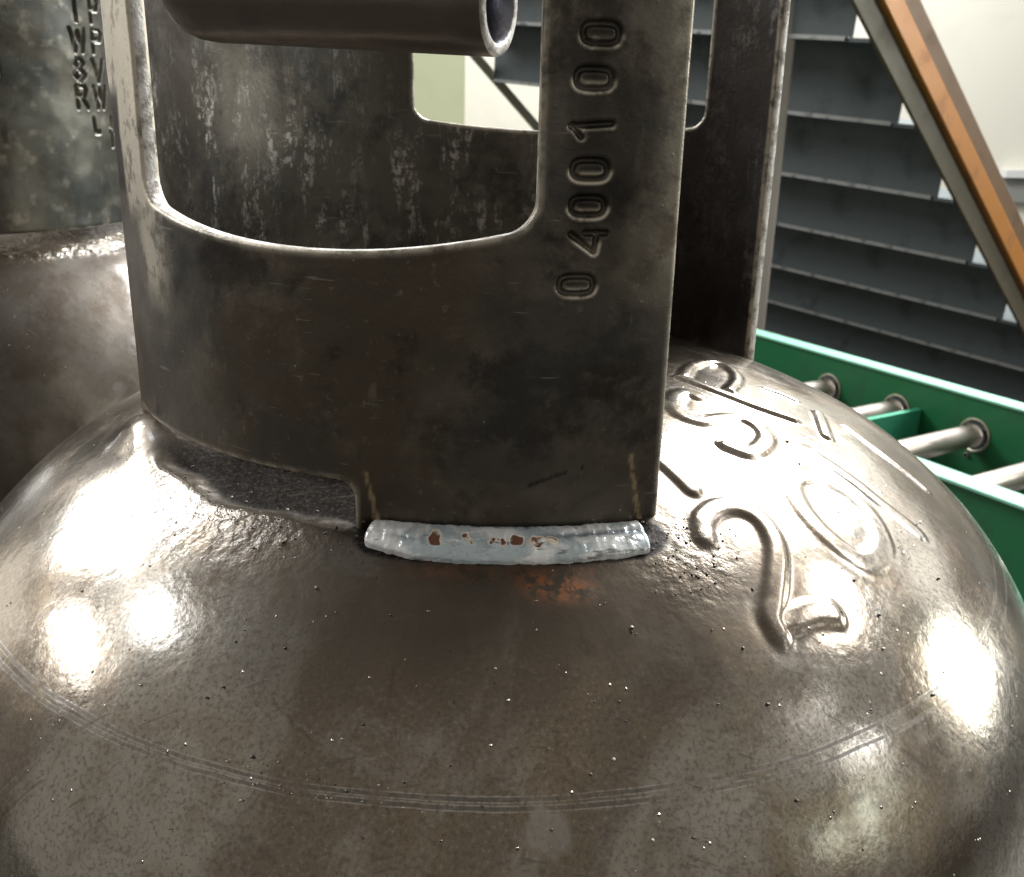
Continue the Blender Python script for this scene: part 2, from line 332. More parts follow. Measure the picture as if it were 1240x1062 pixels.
    if not front:
        n = fbm(A*8, R*8, 4); at['soot_shade'] = np.clip(sst(R+.05*(n-.5), 1.10, 1.14)*(.72+.5*n), 0, 1); at['burnt_shade'] = .55*at['soot_shade']; at['grit'] = sst(R, 1.16, 1.10)
        h += at['grit']*(fbm(X*30, Y*30, 3)-.5)*.012
    # outward normal of the profile
    e = 1e-4; s = (dome_z(rr+e)-dome_z(rr-e))/2/e; nr = -s/np.hypot(s, 1); nz = 1/np.hypot(s, 1)
    RR = R+h*nr[:, None]; ZZ = dome_z(R)+h*nz[:, None]
    V = np.stack([RR*np.cos(A), RR*np.sin(A), ZZ], -1).reshape(-1, 3)
    nr_, na = A.shape
    i, j = np.meshgrid(np.arange(nr_-1), np.arange(na), indexing='ij'); j2 = (j+1) % na
    F = np.stack([i*na+j, (i+1)*na+j, (i+1)*na+j2, i*na+j2], -1).reshape(-1, 4)
    Vx = [V]; Fx = F.tolist(); base = len(V)
    # top plug, straight wall and base
    Vx.append([[0, 0, float(dome_z(0.0))]]); top = base
    Fx += [[top, k, (k+1) % na] for k in range(na)]; cnt = base+1
    prev = (nr_-1)*na
    for r, z in ((1.7717, -1.66), (1.7717, -1.75), (1.7717, -3.0), (1.7717, -4.3), (1.70, -4.65), (1.45, -4.9), (1.1, -5.02), (.05, -5.08)):
        Vx.append(np.stack([r*np.cos(az), r*np.sin(az), np.full(na, z)], -1))
        Fx += [[prev+k, cnt+k, cnt+(k+1) % na, prev+(k+1) % na] for k in range(na)]
        prev = cnt; cnt += na
    V = np.vstack(Vx); ext = len(V)-base
    attrs = {k: np.concatenate([v.ravel(), np.zeros(ext)]) for k, v in at.items()}
    return mesh_obj('cylinder_body', V, Fx, mat, root, attrs=attrs)

# ---------------------------------------------------------------- the valve guard: a bent plate with windows, feet and stamped figures
def rbox(x, y, x0, x1, y0, y1, r):
    cx, cy, hx, hy = (x0+x1)/2, (y0+y1)/2, (x1-x0)/2-r, (y1-y0)/2-r
    qx, qy = np.abs(x-cx)-hx, np.abs(y-cy)-hy
    return np.hypot(np.maximum(qx, 0), np.maximum(qy, 0))+np.minimum(np.maximum(qx, qy), 0)-r
def smin(a, b, k):
    h = np.clip(.5+.5*(b-a)/k, 0, 1); return b*(1-h)+a*h-k*h*(1-h)

def make_guard(root, mats, F, slines, zlines, disp, attr_fn, T=.038, RB=.007):
    S, Z = np.meshgrid(slines, zlines); D = F(S, Z)
    ns, nz = len(slines), len(zlines); ins = D < 0
    cell = ins[:-1, :-1].astype(int)+ins[:-1, 1:]+ins[1:, 1:]+ins[1:, :-1]
    I, J = np.nonzero(cell == 4)
    pts_s, pts_z = [], []; idx = {}
    def vid(key, s, z):
        if key not in idx: idx[key] = len(pts_s); pts_s.append(s); pts_z.append(z)
        return idx[key]
    full = []
    gid = -np.ones(D.shape, int)
    used = np.zeros(D.shape, bool)
    for a, b in ((0, 0), (0, 1), (1, 1), (1, 0)): used[I+a, J+b] = True
    I2, J2 = np.nonzero((cell > 0) & (cell < 4))
    for a, b in ((0, 0), (0, 1), (1, 1), (1, 0)): used[I2+a, J2+b] |= ins[I2+a, J2+b]
    k = np.nonzero(used); gid[k] = np.arange(len(k[0]))
    pts_s = list(slines[k[1]]); pts_z = list(zlines[k[0]])
    faces = np.stack([gid[I, J], gid[I, J+1], gid[I+1, J+1], gid[I+1, J]], -1).tolist()
    for i, j in zip(I2.tolist(), J2.tolist()):
        c = [(i, j), (i, j+1), (i+1, j+1), (i+1, j)]; poly = []
        for q in range(4):
            p0, p1 = c[q], c[(q+1) % 4]; d0, d1 = D[p0], D[p1]
            if d0 < 0: poly.append(int(gid[p0]))
            if (d0 < 0) != (d1 < 0):
                key = (min(p0, p1), max(p0, p1))
                t = min(max(d0/(d0-d1), .02), .98)
                poly.append(vid(key, slines[p0[1]]*(1-t)+slines[p1[1]]*t, zlines[p0[0]]*(1-t)+zlines[p1[0]]*t))
        if len(poly) >= 3: faces.append(poly)
    ps, pz = np.array(pts_s), np.array(pts_z); n = len(ps)
    d = -F(ps, pz)
    d = np.clip(d, 0, None)
    nearb = np.clip((RB-d)/RB, 0, 1); drop = RB*(1-np.sqrt(np.clip(1-nearb**2, 0, 1)))
    hh = disp(ps, pz)
    ro = 1-drop+hh; ri = 1-T+drop+hh*.3
    mk = lambda r: np.stack([r*np.cos(ps), r*np.sin(ps), pz], -1)
    V = np.vstack([mk(ro), mk(ri)])
    # boundary edges
    cnt = {}
    for f in faces:
        for a, b in zip(f, f[1:]+f[:1]):
            if (b, a) in cnt: del cnt[(b, a)]
            else: cnt[(a, b)] = 1
    Fx = faces+[[v+n for v in f[::-1]] for f in faces]; mi = [0]*len(Fx)
    for a, b in cnt: Fx.append([b, a, a+n, b+n]); mi.append(1)
    att = attr_fn(ps, pz, d); attrs = {k: np.concatenate([v, v*(.0 if k in ('soot_shade', 'heat', 'burn') else 1)]) for k, v in att.items()}
    attrs['inner'] = np.concatenate([np.zeros(n), np.ones(n)]); attrs['soot_shade'][n:] = np.where((ps > .4) & (ps < 1.35), .88*sst(ps, 1.35, .80), 0)
    return mesh_obj('valve_guard', V, Fx, mats, root, mi=mi, attrs=attrs)

TWO = 2*math.pi
def main_F(S, Z):
    # S runs from the back edge (0.455) on through pi to the front edge (5.072 = -1.211)
    A = S-TWO
    w = .0035*np.sin(S*9+1)+.002*np.sin(S*31)
    band = rbox(S, Z, -1.0, TWO, 0.0, 1.42, .004)
    feet = np.minimum(rbox(S, Z, TWO-1.865, TWO-.5, -.125, .3, .01), rbox(S, Z, -1.0, 1.15, -.15, .3, .01))
    body = smin(band, feet, .045)
    body = smin(body, rbox(S, Z, TWO-3.35, TWO-2.72, -.09, .3, .03), .05)
    body = np.maximum(body, rbox(S, Z+0*A, .455, TWO-1.211, -.3, 1.42, .004))
    w1 = rbox(A, Z-.25*(A+1.98)**2, -2.468, -1.497, .476, 1.20, .055)
    w2 = rbox(S, Z-.12*(S-1.33)**2, .763, 1.897, .657, 1.25, .055)
    return np.maximum(np.maximum(body, -w1), -w2)
# stamped figures, each drawn turned a quarter with its top to the left: (along s, along z) from the centre
def zero(w=.033, h=.0165):
    return [[(w*np.sign(math.cos(t))*abs(math.cos(t))**.55, h*np.sign(math.sin(t))*abs(math.sin(t))**.7) for t in np.linspace(0, TWO, 29)]]
ONE = [[(-.039, -.002), (.037, .004)], [(-.037, 0), (-.020, -.020)]]
FOUR = [[(-.032, .012), (.014, -.020), (.020, .016)], [(-.004, .014), (.036, .014)]]
STAMPS = [(-1.417, .429, zero()), (-1.400, .513, FOUR), (-1.401, .577, zero(.032, .016)), (-1.400, .644, zero()), (-1.400, .722, ONE), (-1.400, .803, zero()), (-1.391, .879, zero())]
def stamp(S, Z, items, wid, depth, off=TWO):
    h = np.zeros_like(S); A = S-off
    for cs, cz, strokes in items:
        m = (np.abs(A-cs) < .11) & (np.abs(Z-cz) < .12)
        if not m.any(): continue
        d = np.full(m.sum(), 9.0)
        for st in strokes: d = np.minimum(d, polydist(A[m], Z[m], [(cs+x, cz+y) for x, y in st]))
        h[m] += (.75+.5*fbm(S[m]*17, Z[m]*9+cz*31, 2))*-depth*sst(d, wid*1.45, wid*.35)+depth*.05*np.exp(-((d-wid*1.9)/(wid*.6))**2)
    return h
def main_disp(S, Z):
    return stamp(S, Z, STAMPS, .0058, .0085)+(fbm(S*3, Z*3, 2)-.5)*.010+(fbm(S*14, Z*14, 2)-.5)*.0015
def main_attr(S, Z, d):
    A = S-TWO; n = fbm(S*9, Z*9, 4)
    wa = np.clip(A, -1.815, -1.245); dw = np.hypot((A-wa)*1.2, (Z+.12))
    soot_shade = np.maximum(sst(dw, .066, .040), .30*sst(dw*(1.4-.8*n), .14, .05))
    soot_shade = np.maximum(soot_shade, .55*np.exp(-(((A+1.30)/.05)**2+((Z-.26)/.045)**2))*(n > .3))
    soot_shade = np.maximum(soot_shade, .65*sst(np.hypot((A+1.37)*1.3, (Z-.66)*.5)*(1.5-n), .13, .05))
    soot_shade = np.maximum(soot_shade, .75*sst(polydist(A, Z, DARKLINE), .006, .002)*(fbm(S*40, Z*40, 2) > .42))
    # dark oil patches on the left post and under the sill's corner
    soot_shade = np.maximum(soot_shade, .95*sst(A+.05*(n-.5), -2.59, -2.63)*sst(Z, .52, .56)*sst(Z+.1*(n-.5), .84, .78))
    soot_shade = np.maximum(soot_shade, .8*sst(np.hypot((A+2.17)*.8, Z-.425)+.08*(n-.5), .07, .03))
    heat = sst(dw*(1.4-.8*n), .30, .06)
    burn = np.zeros_like(S)
    for l in BURN: burn = np.maximum(burn, sst(polydist(A, Z, l)+.002*(n-.5), .0062, .0025))
    lip = np.zeros_like(S)
    for cs, cz, strokes in STAMPS:
        m = (np.abs(A-cs) < .07) & (np.abs(Z-cz) < .05)
        if not m.any(): continue
        ds = np.full(m.sum(), 9.0)
        for st in strokes: ds = np.minimum(ds, polydist(A[m], Z[m], [(cs+x, cz+y) for x, y in st]))
        lip[m] = np.maximum(lip[m], np.exp(-((ds-.0085)/.0035)**2)*sst(Z[m], cz+.004, cz-.010)*(.45+.55*(n[m] > .42)))
    lit = np.maximum(sst(Z, .74, .80)*sst(A, -2.44, -2.50), sst(A+.03*(n-.5), -2.63, -2.59)*sst(A, -2.40, -2.46)*sst(Z, .46, .56))  # bright reflection on the left post, put into the surface colour
    worn_sheen = .6*sst(d, .018, .003)+.8*sst(np.abs(A+2.46), .12, .02)*sst(Z, .70, .45)*sst(Z, .25, .40)
    worn_sheen = np.maximum(worn_sheen, .7*sst(A, -1.29, -1.22)*sst(Z, .30, .5)*(A > -1.5)*(Z > .25)*.5)
    worn_sheen = np.maximum(worn_sheen, .95*lip)
    lit = lit*(A < -2.3)*(A > -3.0); soot_shade = soot_shade*(1-.85*lit); worn_sheen = np.maximum(worn_sheen, 1.3*lit)
    return dict(soot_shade=np.clip(soot_shade, 0, 1), heat=heat, burn=burn, worn_sheen=np.clip(worn_sheen, 0, 1.3))

# glyphs of the neighbour's stamped lines
GL = {'T': [[(0, 1), (.7, 1)], [(.35, 1), (.35, 0)]], 'P': [[(.05, 0), (.05, 1), (.5, 1), (.62, .78), (.5, .52), (.05, .5)]],
      'W': [[(0, 1), (.22, 0), (.42, .8), (.62, 0), (.84, 1)]], 'V': [[(0, 1), (.35, 0), (.7, 1)]],
      '8': [[(.32, .52), (.08, .72), (.32, 1), (.58, .74), (.32, .52), (.03, .25), (.32, 0), (.63, .25), (.32, .52)]],
      'R': [[(.05, 0), (.05, 1), (.5, 1), (.62, .78), (.5, .52), (.05, .5)], [(.3, .5), (.65, 0)]],
      'I': [[(.2, 0), (.2, 1)]], 'A': [[(0, 0), (.33, 1), (.66, 0)], [(.14, .4), (.52, .4)]], '.': [[(.2, 0), (.2, .06)]], 'L': [[(.1, 1), (.1, 0), (.6, 0)]]}
def text_items(txt, s0, z0, h, wsc, adv):
    return [(s0+k*adv, z0, [[(x*wsc, y*h) for x, y in st] for st in GL[c]]) for k, c in enumerate(txt) if c != ' ']
NTXT = (text_items('TP', -.455, 1.125, .13, .12, .15)+text_items('WP', -.47, .965, .125, .135, .16)+text_items('8V', -.465, .81, .125, .13, .14)
        +text_items('RW', -.465, .665, .12, .12, .135)+text_items('LA', -.36, .53, .075, .07, .14)+text_items('I', -.22, .45, .06, .06, .1))
def near_F(S, Z):
    band = rbox(S, Z, -3.2, 1.3, 0.0, 1.42, .004)
    feet = np.minimum(rbox(S, Z, -1.9, -1.2, -.12, .3, .01), rbox(S, Z, .3, 1.2, -.12, .3, .01))
    feet = np.minimum(feet, rbox(S, Z, -3.0, -2.3, -.12, .3, .01))
    return np.maximum(smin(band, feet, .045), -rbox(S, Z-.1*(S+1.6)**2, -2.3, -.885, .72, 1.25, .06))

def make_weld(root, mat):
    """the bead that fills the corner between the guard's foot and the dome"""
    n, m = 260, 26; a0, a1 = -1.822, -1.258
    V = []; F = []; rust = []; streak = []
    for i in range(n+1):
        t = i/n; a = a0+(a1-a0)*t
        e = min(t, 1-t)*120/2.6; end = math.sqrt(max(0, 1-(1-min(1, e))**2)); end = max(end, .02)
        zt = -.079+.002*math.sin(t*math.pi)+.0060*(float(fbm(np.array(t*34.), np.array(3.), 3))-.5)
        rb = 1.086+.010*math.sin(t*math.pi)-.016*max(0, 1-t/.16)+.0070*(float(fbm(np.array(t*30.), np.array(9.), 3))-.5)
        Tt = np.array([1.002, zt]); Bt = np.array([rb, float(dome_z(rb))-.001]); C = (Tt+Bt)/2
        Tt = C+(Tt-C)*end; Bt = C+(Bt-C)*end
        nv = np.array([-(Bt-Tt)[1], (Bt-Tt)[0]]); nv /= np.linalg.norm(nv)+1e-9
        for j in range(m+1):
            u = j/m; p = Tt+(Bt-Tt)*u
            bul = (.023*(4*u*(1-u))**.42+.0060*(float(fbm(np.array(t*9.), np.array(u*2.5+5), 2))-.5)*math.sin(math.pi*u)+.0020*(vnoise(np.array(t*60.), np.array(u*5.))-.5)*2*math.sin(math.pi*u))*end
            if t > .6: bul -= .006*math.exp(-((u-.40-.22*(t-.8))/.09)**2)*min(1, (t-.6)*6)*end
            p = p+nv*bul
            V.append([p[0]*math.cos(a), p[0]*math.sin(a), p[1]])
            rs = 0
            for ct, cu, sa, sb in ((.255, .5, .024, .20), (.365, .47, .011, .16), (.375, .6, .012, .08), (.45, .55, .016, .09), (.48, .58, .012, .10), (.525, .53, .020, .15), (.60, .50, .026, .17), (.645, .55, .016, .12)):
                wt = (vnoise(np.array(t*70.+3), np.array(u*7.))-.5)*.024; wu = (vnoise(np.array(t*50.+31), np.array(u*6.+8))-.5)*.20
                q = ((t+wt-ct)/sa)**2+((u+wu-cu)/sb)**2; rs = max(rs, math.exp(-q*q*1.2))
            rust.append(rs)
            streak.append(float(np.exp(-((u-.40+.22*(t-.8)+.05*(vnoise(np.array(t*30.), np.array(1.))-.5))/.085)**2)*sst(t, .54, .72)*sst(t, .985, .93)+.5*np.exp(-((u-.62)/.05)**2)*sst(t, .30, .18)*sst(t, .05, .12)))
    for i in range(n):
        for j in range(m):
            k = i*(m+1)+j; F.append([k, k+1, k+m+2, k+m+1])
    return mesh_obj('weld_bead', V, F, mat, root, attrs={'rust': rust, 'streak': streak})

def make_handle(root, mats):
    """the hand grip: a straight tube rolled out of the guard, open at its front end, with the web that carries it"""
    P1 = np.array([math.cos(-1.572), math.sin(-1.572)])*.985; P0 = np.array([math.cos(-2.292), math.sin(-2.292)])*.975
    a = np.array([P0[0], P0[1], .945]); b = np.array([P1[0], P1[1], .921])
    ax = b-a; L = np.linalg.norm(ax); ax /= L; sd = np.cross(ax, [0, 0, 1.0]); sd /= np.linalg.norm(sd); up = np.cross(sd, ax)
    n = 56; V = []; F = []; mi = []
    prof = [(0.0, .058), (.004, .064), (.016, .072), (.034, .079), (.062, .084), (.10, .086), (.3, .086), (L*.9, .087), (L-.006, .087), (L-.001, .084), (L, .080), (L, .070), (L-.002, .066), (L-.05, .064), (L*.6, .064), (.02, .05)]
    for s, r in prof:
        lift = (.086-r)*.9 if s < .2 else 0
        for k in range(n):
            t = TWO*k/n; V.append(a+ax*s+(sd*math.cos(t)+up*(math.sin(t)))*r+up*lift)
    for i in range(len(prof)-1):
        for k in range(n):
            F.append([i*n+k, i*n+(k+1) % n, (i+1)*n+(k+1) % n, (i+1)*n+k]); mi.append(1 if 8 <= i <= 11 else (2 if i > 11 else 0))
    c0 = len(V); V.append(a-ax*.001+up*.02); F += [[c0, (k+1) % n, k] for k in range(n)]; mi += [0]*n
    # web up to the guard's upper edge
    w = len(V)
    for s in (.03, L-.03):
        for z in (.06, .30):
            for q in (-.016, .016): V.append(a+ax*s+up*z+sd*q)
    F += [[w, w+1, w+3, w+2], [w+4, w+6, w+7, w+5], [w, w+4, w+5, w+1], [w+2, w+3, w+7, w+6], [w, w+2, w+6, w+4], [w+1, w+5, w+7, w+3]]; mi += [0]*6
    return mesh_obj('carry_handle', V, F, mats, root, mi=mi)

def ico():
    t = (1+5**.5)/2
    v = np.array([(-1, t, 0), (1, t, 0), (-1, -t, 0), (1, -t, 0), (0, -1, t), (0, 1, t), (0, -1, -t), (0, 1, -t), (t, 0, -1), (t, 0, 1), (-t, 0, -1), (-t, 0, 1)])
    f = [(0, 11, 5), (0, 5, 1), (0, 1, 7), (0, 7, 10), (0, 10, 11), (1, 5, 9), (5, 11, 4), (11, 10, 2), (10, 7, 6), (7, 1, 8), (3, 9, 4), (3, 4, 2), (3, 2, 6), (3, 6, 8), (3, 8, 9), (4, 9, 5), (2, 4, 11), (6, 2, 10), (8, 6, 7), (9, 8, 1)]
    return v/np.linalg.norm(v[0]), f
def make_spatter(root, mats):
    v0, f0 = ico(); V = []; F = []; mi = []; rnd = random.Random(3)
    pts = [(a, r, rnd.uniform(.0022, .0046), .9) for a, r in SPAT]
    for _ in range(90):                                            # fine drops thrown from the weld and the grinder
        a = rnd.gauss(-1.25, .75); r = rnd.uniform(.98, 1.6)
        if -3.1 < a < .2: pts.append((a, r, rnd.uniform(.0010, .0020), .8))
    for _ in range(70):
        t = rnd.random(); a = rnd.gauss(-1.17, .07); r = rnd.gauss(1.10, .05)
        pts.append((a, max(1.01, r), rnd.uniform(.0015, .0036), 1.6))
    for _ in range(40):
        a = -1.92+rnd.random()*.32; pts.append((a, 1.452+rnd.choice((-.010, .006, .012))+rnd.gauss(0, .002), rnd.uniform(.0012, .0028), .3))
    for _ in range(70):
        pts.append((rnd.gauss(-2.15, .18), rnd.gauss(1.06, .035), rnd.uniform(.0015, .0045), 1.5))
    for a, r, s, dk in pts:
        c = np.array([r*math.cos(a), r*math.sin(a), float(dome_z(r))+s*.25]); b = len(V)
        q = v0*s*np.array([rnd.uniform(.8, 1.3), rnd.uniform(.8, 1.3), .75])
        V += (q+c).tolist(); F += [[x+b for x in f] for f in f0]; mi += [1 if rnd.random() < dk*.6 else 0]*20
    return mesh_obj('weld_spatter', V, F, mats, root, mi=mi, kind='stuff')

def ring_obj(name, prof, mat, root, n=96, **kw):
    V = []; F = []; m = len(prof)
    for k in range(n):
        t = TWO*k/n
        V += [[r*math.cos(t), r*math.sin(t), z] for r, z in prof]
    for k in range(n):
        for j in range(m):
            F.append([k*m+j, ((k+1) % n)*m+j, ((k+1) % n)*m+(j+1) % m, k*m+(j+1) % m])
    return mesh_obj(name, V, F, mat, root, **kw)

M_DOME = mat_dome()
M_GUARD = mat_collar('dark_guard_steel')
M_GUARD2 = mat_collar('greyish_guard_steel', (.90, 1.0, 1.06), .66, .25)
M_CUT = mat_simple('bare_cut_steel', (.80, .77, .72), .45, .3, .3, 22, .004, dark=(.34, .31, .27), edge=(.44, .62))
M_WELD = None
def mat_weld():
    s = NT('silvery_weld_metal'); v = s.co((1, 1, 3))
    n1 = s.noise(7, 5, .6, v, .8); n2 = s.noise(40, 4, .6)
    c = s.mix(s.ramp(n1, .46, .60), (1.0, 1.0, .98), (.56, .64, .66))
    c = s.mix(s.math('MULTIPLY', s.ramp(s.noise(12, 4, .6, s.co((1, 2, 7)), .4), .60, .66), .7), c, (.12, .13, .14))
    c = s.mix(s.math('MULTIPLY', s.ramp(n2, .60, .70), .5), c, (.85, .86, .82))
    c = s.mix(s.math('MULTIPLY', s.ramp(s.noise(11, 6, .7), .60, .66), .6), c, (.22, .17, .13))
    c = s.mix(s.math('MULTIPLY', s.attr('streak'), .8), c, (.16, .20, .22))
    ru = s.attr('rust'); halo = s.ramp(ru, .04, .28)
    c = s.mix(s.math('MULTIPLY', halo, s.ramp(n2, .35, .55)), c, (.80, .66, .50))
    c = s.mix(s.math('MULTIPLY', s.ramp(ru, .30, .62), s.ramp(s.noise(30, 3, .6), .36, .52)), c, (.13, .052, .024))
    b = s.bump(s.noise(5, 3, .5, s.co((1, 3, 5)), .5), .007, .7); b = s.bump(n2, .004, .8, b)
    return s.done(c, s.ramp(ru, 0, .5, .24, .8), s.ramp(ru, .1, .5, .45, 0.0), b)
M_WELD = mat_weld()
M_HANDLE = mat_simple('brown_black_handle_steel', (.16, .130, .108), .38, .8, .3, 3, .003, dark=(.10, .078, .064))
M_HIN = mat_simple('handle_bore_steel', (.30, .30, .34), .35, .9, .3, 6)
M_BEAD = mat_simple('pale_spatter_beads', (.40, .35, .28), .5, .5, .3, 30)
M_BEADD = mat_simple('dark_spatter_beads', (.09, .075, .06), .4, .6, .3, 30)

# ---------------------------------------------------------------- the two cylinders
cyl = empty('gas_cylinder', (0, 0, -5.3), label='bare steel gas cylinder in front, its guard stamped 0400100 above a silvery weld bead', cat='gas cylinder', group='unpainted gas cylinders')
hold = Matrix.Translation((0, 0, 5.3*U))
def build_cylinder(root, front):
    objs = [make_body(root, M_DOME, front)]
    if front:
        sl = lines([(.435, .80, .010), (.80, 1.86, .022), (1.86, 1.92, .010), (1.92, TWO-2.9, .026), (TWO-2.9, TWO-2.52, .010), (TWO-2.52, TWO-1.475, .0068), (TWO-1.475, TWO-1.335, .0022), (TWO-1.335, TWO-1.190, .0055)])
        zl = lines([(-.17, -.10, .009), (-.10, .10, .0052), (.10, .38, .009), (.38, .93, .0026), (.93, 1.45, .016)])
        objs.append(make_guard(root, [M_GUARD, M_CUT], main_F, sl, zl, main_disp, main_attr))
        objs.append(make_weld(root, M_WELD)); objs.append(make_handle(root, [M_HANDLE, M_CUT, M_HIN]))
        objs.append(make_spatter(root, [M_BEAD, M_BEADD]))
    else:
        sl = lines([(-3.22, -.95, .03), (-.95, -.08, .006), (-.08, 1.32, .03)]); zl = lines([(-.17, .10, .012), (.10, .4, .02), (.4, 1.26, .0065), (1.26, 1.45, .03)])
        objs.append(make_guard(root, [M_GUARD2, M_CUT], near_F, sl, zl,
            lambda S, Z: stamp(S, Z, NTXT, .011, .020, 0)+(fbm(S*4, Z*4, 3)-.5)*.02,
            lambda S, Z, d: dict(soot_shade=.18*sst(fbm(S*3, Z*3, 4), .50, .80), heat=0*S, burn=0*S, worn_sheen=.15*sst(fbm(S*15, Z*15, 3), .6, .75))))
    objs.append(ring_obj('foot_ring', [(1.34, -4.86), (1.44, -4.80), (1.44, -5.3), (1.36, -5.3)], M_GUARD, root))
    for o in objs: o.location = (0, 0, 5.3*U)
build_cylinder(cyl, True)
cyl2 = empty('gas_cylinder', (-3.27, 3.49, -5.3), label='bare steel gas cylinder standing behind, its grey guard stamped with WP and 8V', cat='gas cylinder', group='unpainted gas cylinders')
build_cylinder(cyl2, False)

def box(V, F, c, h, R=None):
    b = len(V)
    for x in (-1, 1):
        for y in (-1, 1):
            for z in (-1, 1):
                p = np.array([x*h[0], y*h[1], z*h[2]])
                if R is not None: p = R @ p
                V.append((np.array(c)+p).tolist())
    F += [[b+i for i in q] for q in ((0, 1, 3, 2), (4, 6, 7, 5), (0, 4, 5, 1), (2, 3, 7, 6), (0, 2, 6, 4), (1, 5, 7, 3))]
def box_obj(name, c, h, mat, parent=None, R=None, bev=0.0, **kw):
    V, F = [], []; box(V, F, (0, 0, 0), h, R)
    o = mesh_obj(name, V, F, mat, parent, smooth=False, **kw); o.location = Vector([v*U for v in c])
    if bev:
        m = o.modifiers.new('bevel', 'BEVEL'); m.width = bev*U; m.segments = 2
    return o
def frame(x, z):
    x = np.array(x, float); x /= np.linalg.norm(x); z = np.array(z, float); y = np.cross(z, x); y /= np.linalg.norm(y); z = np.cross(x, y)
    return np.stack([x, y, z], 1)

# ---------------------------------------------------------------- metal chips lying on the dome
chip = mesh_obj('metal_chip', [[-.010, -.004, 0], [.011, -.005, .001], [.013, .004, .002], [-.008, .006, .001], [-.006, -.002, .006], [.008, -.001, .008], [.007, .003, .007]],
    [[0, 3, 2, 1], [0, 1, 5, 4], [1, 2, 6, 5], [2, 3, 4, 6], [3, 0, 4], [4, 5, 6]], M_BEAD, smooth=False,
    label='small pale metal chip lying on the dome beside the foot of the guard', cat='metal chip')
a_, r_ = CHIPS[0]; chip.location = Vector((r_*math.cos(a_), r_*math.sin(a_), float(dome_z(r_))+.003))*U; chip.rotation_euler = (0, .25, .9)
M_STRAW = mat_simple('yellow_swarf', (.62, .52, .22), .5, .2, .3, 30)

# ---------------------------------------------------------------- roller conveyor
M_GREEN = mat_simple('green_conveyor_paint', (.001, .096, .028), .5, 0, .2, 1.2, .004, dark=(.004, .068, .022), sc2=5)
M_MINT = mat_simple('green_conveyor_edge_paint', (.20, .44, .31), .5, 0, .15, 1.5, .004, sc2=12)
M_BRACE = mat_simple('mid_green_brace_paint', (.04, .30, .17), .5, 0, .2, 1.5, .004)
M_ROLL = mat_simple('zinc_roller_steel', (.56, .49, .43), .34, .8, .3, 3, .004, sc2=24, dark=(.42, .36, .31))
M_HOLE = mat_simple('worn_hole_rim_steel', (.36, .33, .24), .5, .5, .3, 9)
CA = np.array([5.38, 16.768]); CU = np.array([.50506, -.86308]); CM = np.array([CU[1], -CU[0]])   # along the rail; across it, towards us
TOPZ = -3.6
conv = empty('roller_conveyor', (CA[0]+CU[0]*4+CM[0]*1.8, CA[1]+CU[1]*4+CM[1]*1.8, -5.3), label='green roller conveyor with bare steel rollers passing behind the front gas cylinder', cat='conveyor')
base = Vector(conv.location)
def rel(o):
    o.location = o.location-base; o.parent = conv; return o
RC = np.stack([[CU[0], CU[1], 0], [CM[0], CM[1], 0], [0, 0, 1.0]], 1)
def cpt(u, m, z): return (CA[0]+CU[0]*u+CM[0]*m, CA[1]+CU[1]*u+CM[1]*m, z)
ULEN = (-6.0, 14.0)
PITCHR = 1.54; HOLES = [1.92+PITCHR*k for k in range(0, 8)]
def web_with_holes(name, m0, side, holes, th=.05, zt=TOPZ-.02, zb=TOPZ-1.32, zc=TOPZ-.64, hr=.265):
    """a channel web with round holes, built as real openings"""
    V, F = [], []; n = 24
    us = [ULEN[0]]
    def add(u, m, z): V.append(cpt(u, m, z)); return len(V)-1
    edges = sorted(holes); cuts = [ULEN[0]]+[x for h in edges for x in (h-.5, h+.5)]+[ULEN[1]]
    for q in (0, 1):
        mm = m0+(th if q else 0)
        for i in range(0, len(cuts), 2):
            u0, u1 = cuts[i], cuts[i+1]
            if u1-u0 < .01: continue
            F.append([add(u0, mm, zb), add(u1, mm, zb), add(u1, mm, zt), add(u0, mm, zt)])
        for h in edges:
            inner = [add(h+hr*math.cos(TWO*k/n), mm, zc+hr*math.sin(TWO*k/n)) for k in range(n)]
            outer = []
            for k in range(n):
                c, s = math.cos(TWO*k/n), math.sin(TWO*k/n); hz = (zt-zc) if s > 0 else (zc-zb)
                t = min(.5/abs(c) if abs(c) > 1e-6 else 9, hz/abs(s) if abs(s) > 1e-6 else 9); outer.append(add(h+c*t, mm, zc+s*t))
            F.extend([[inner[k], inner[(k+1) % n], outer[(k+1) % n], outer[k]] for k in range(n)])
            # the four corners the radial cut leaves out
            for cx, cz in ((1, 1), (-1, 1), (-1, -1), (1, -1)):
                hz = (zt-zc) if cz > 0 else (zc-zb); ca = math.atan2(cz*hz, cx*.5) % TWO
                k = int(ca/(TWO/n)) % n; F.append([outer[k], outer[(k+1) % n], add(h+cx*.5, mm, zc+cz*hz)])
    return mesh_obj(name, V, F, M_GREEN, smooth=False)
def rail(m0, holes, face):
    w = web_with_holes('side_rail', m0, face, holes); rel(w)
    L2 = (ULEN[1]-ULEN[0])/2; uc = (ULEN[1]+ULEN[0])/2
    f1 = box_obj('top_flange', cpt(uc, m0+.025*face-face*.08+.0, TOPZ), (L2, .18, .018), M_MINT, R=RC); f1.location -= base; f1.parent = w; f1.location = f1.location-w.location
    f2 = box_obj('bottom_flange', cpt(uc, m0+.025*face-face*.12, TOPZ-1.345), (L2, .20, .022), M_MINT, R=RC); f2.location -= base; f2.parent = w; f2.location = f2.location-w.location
    return w
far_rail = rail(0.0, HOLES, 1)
near_rail = rail(3.62, [], -1)
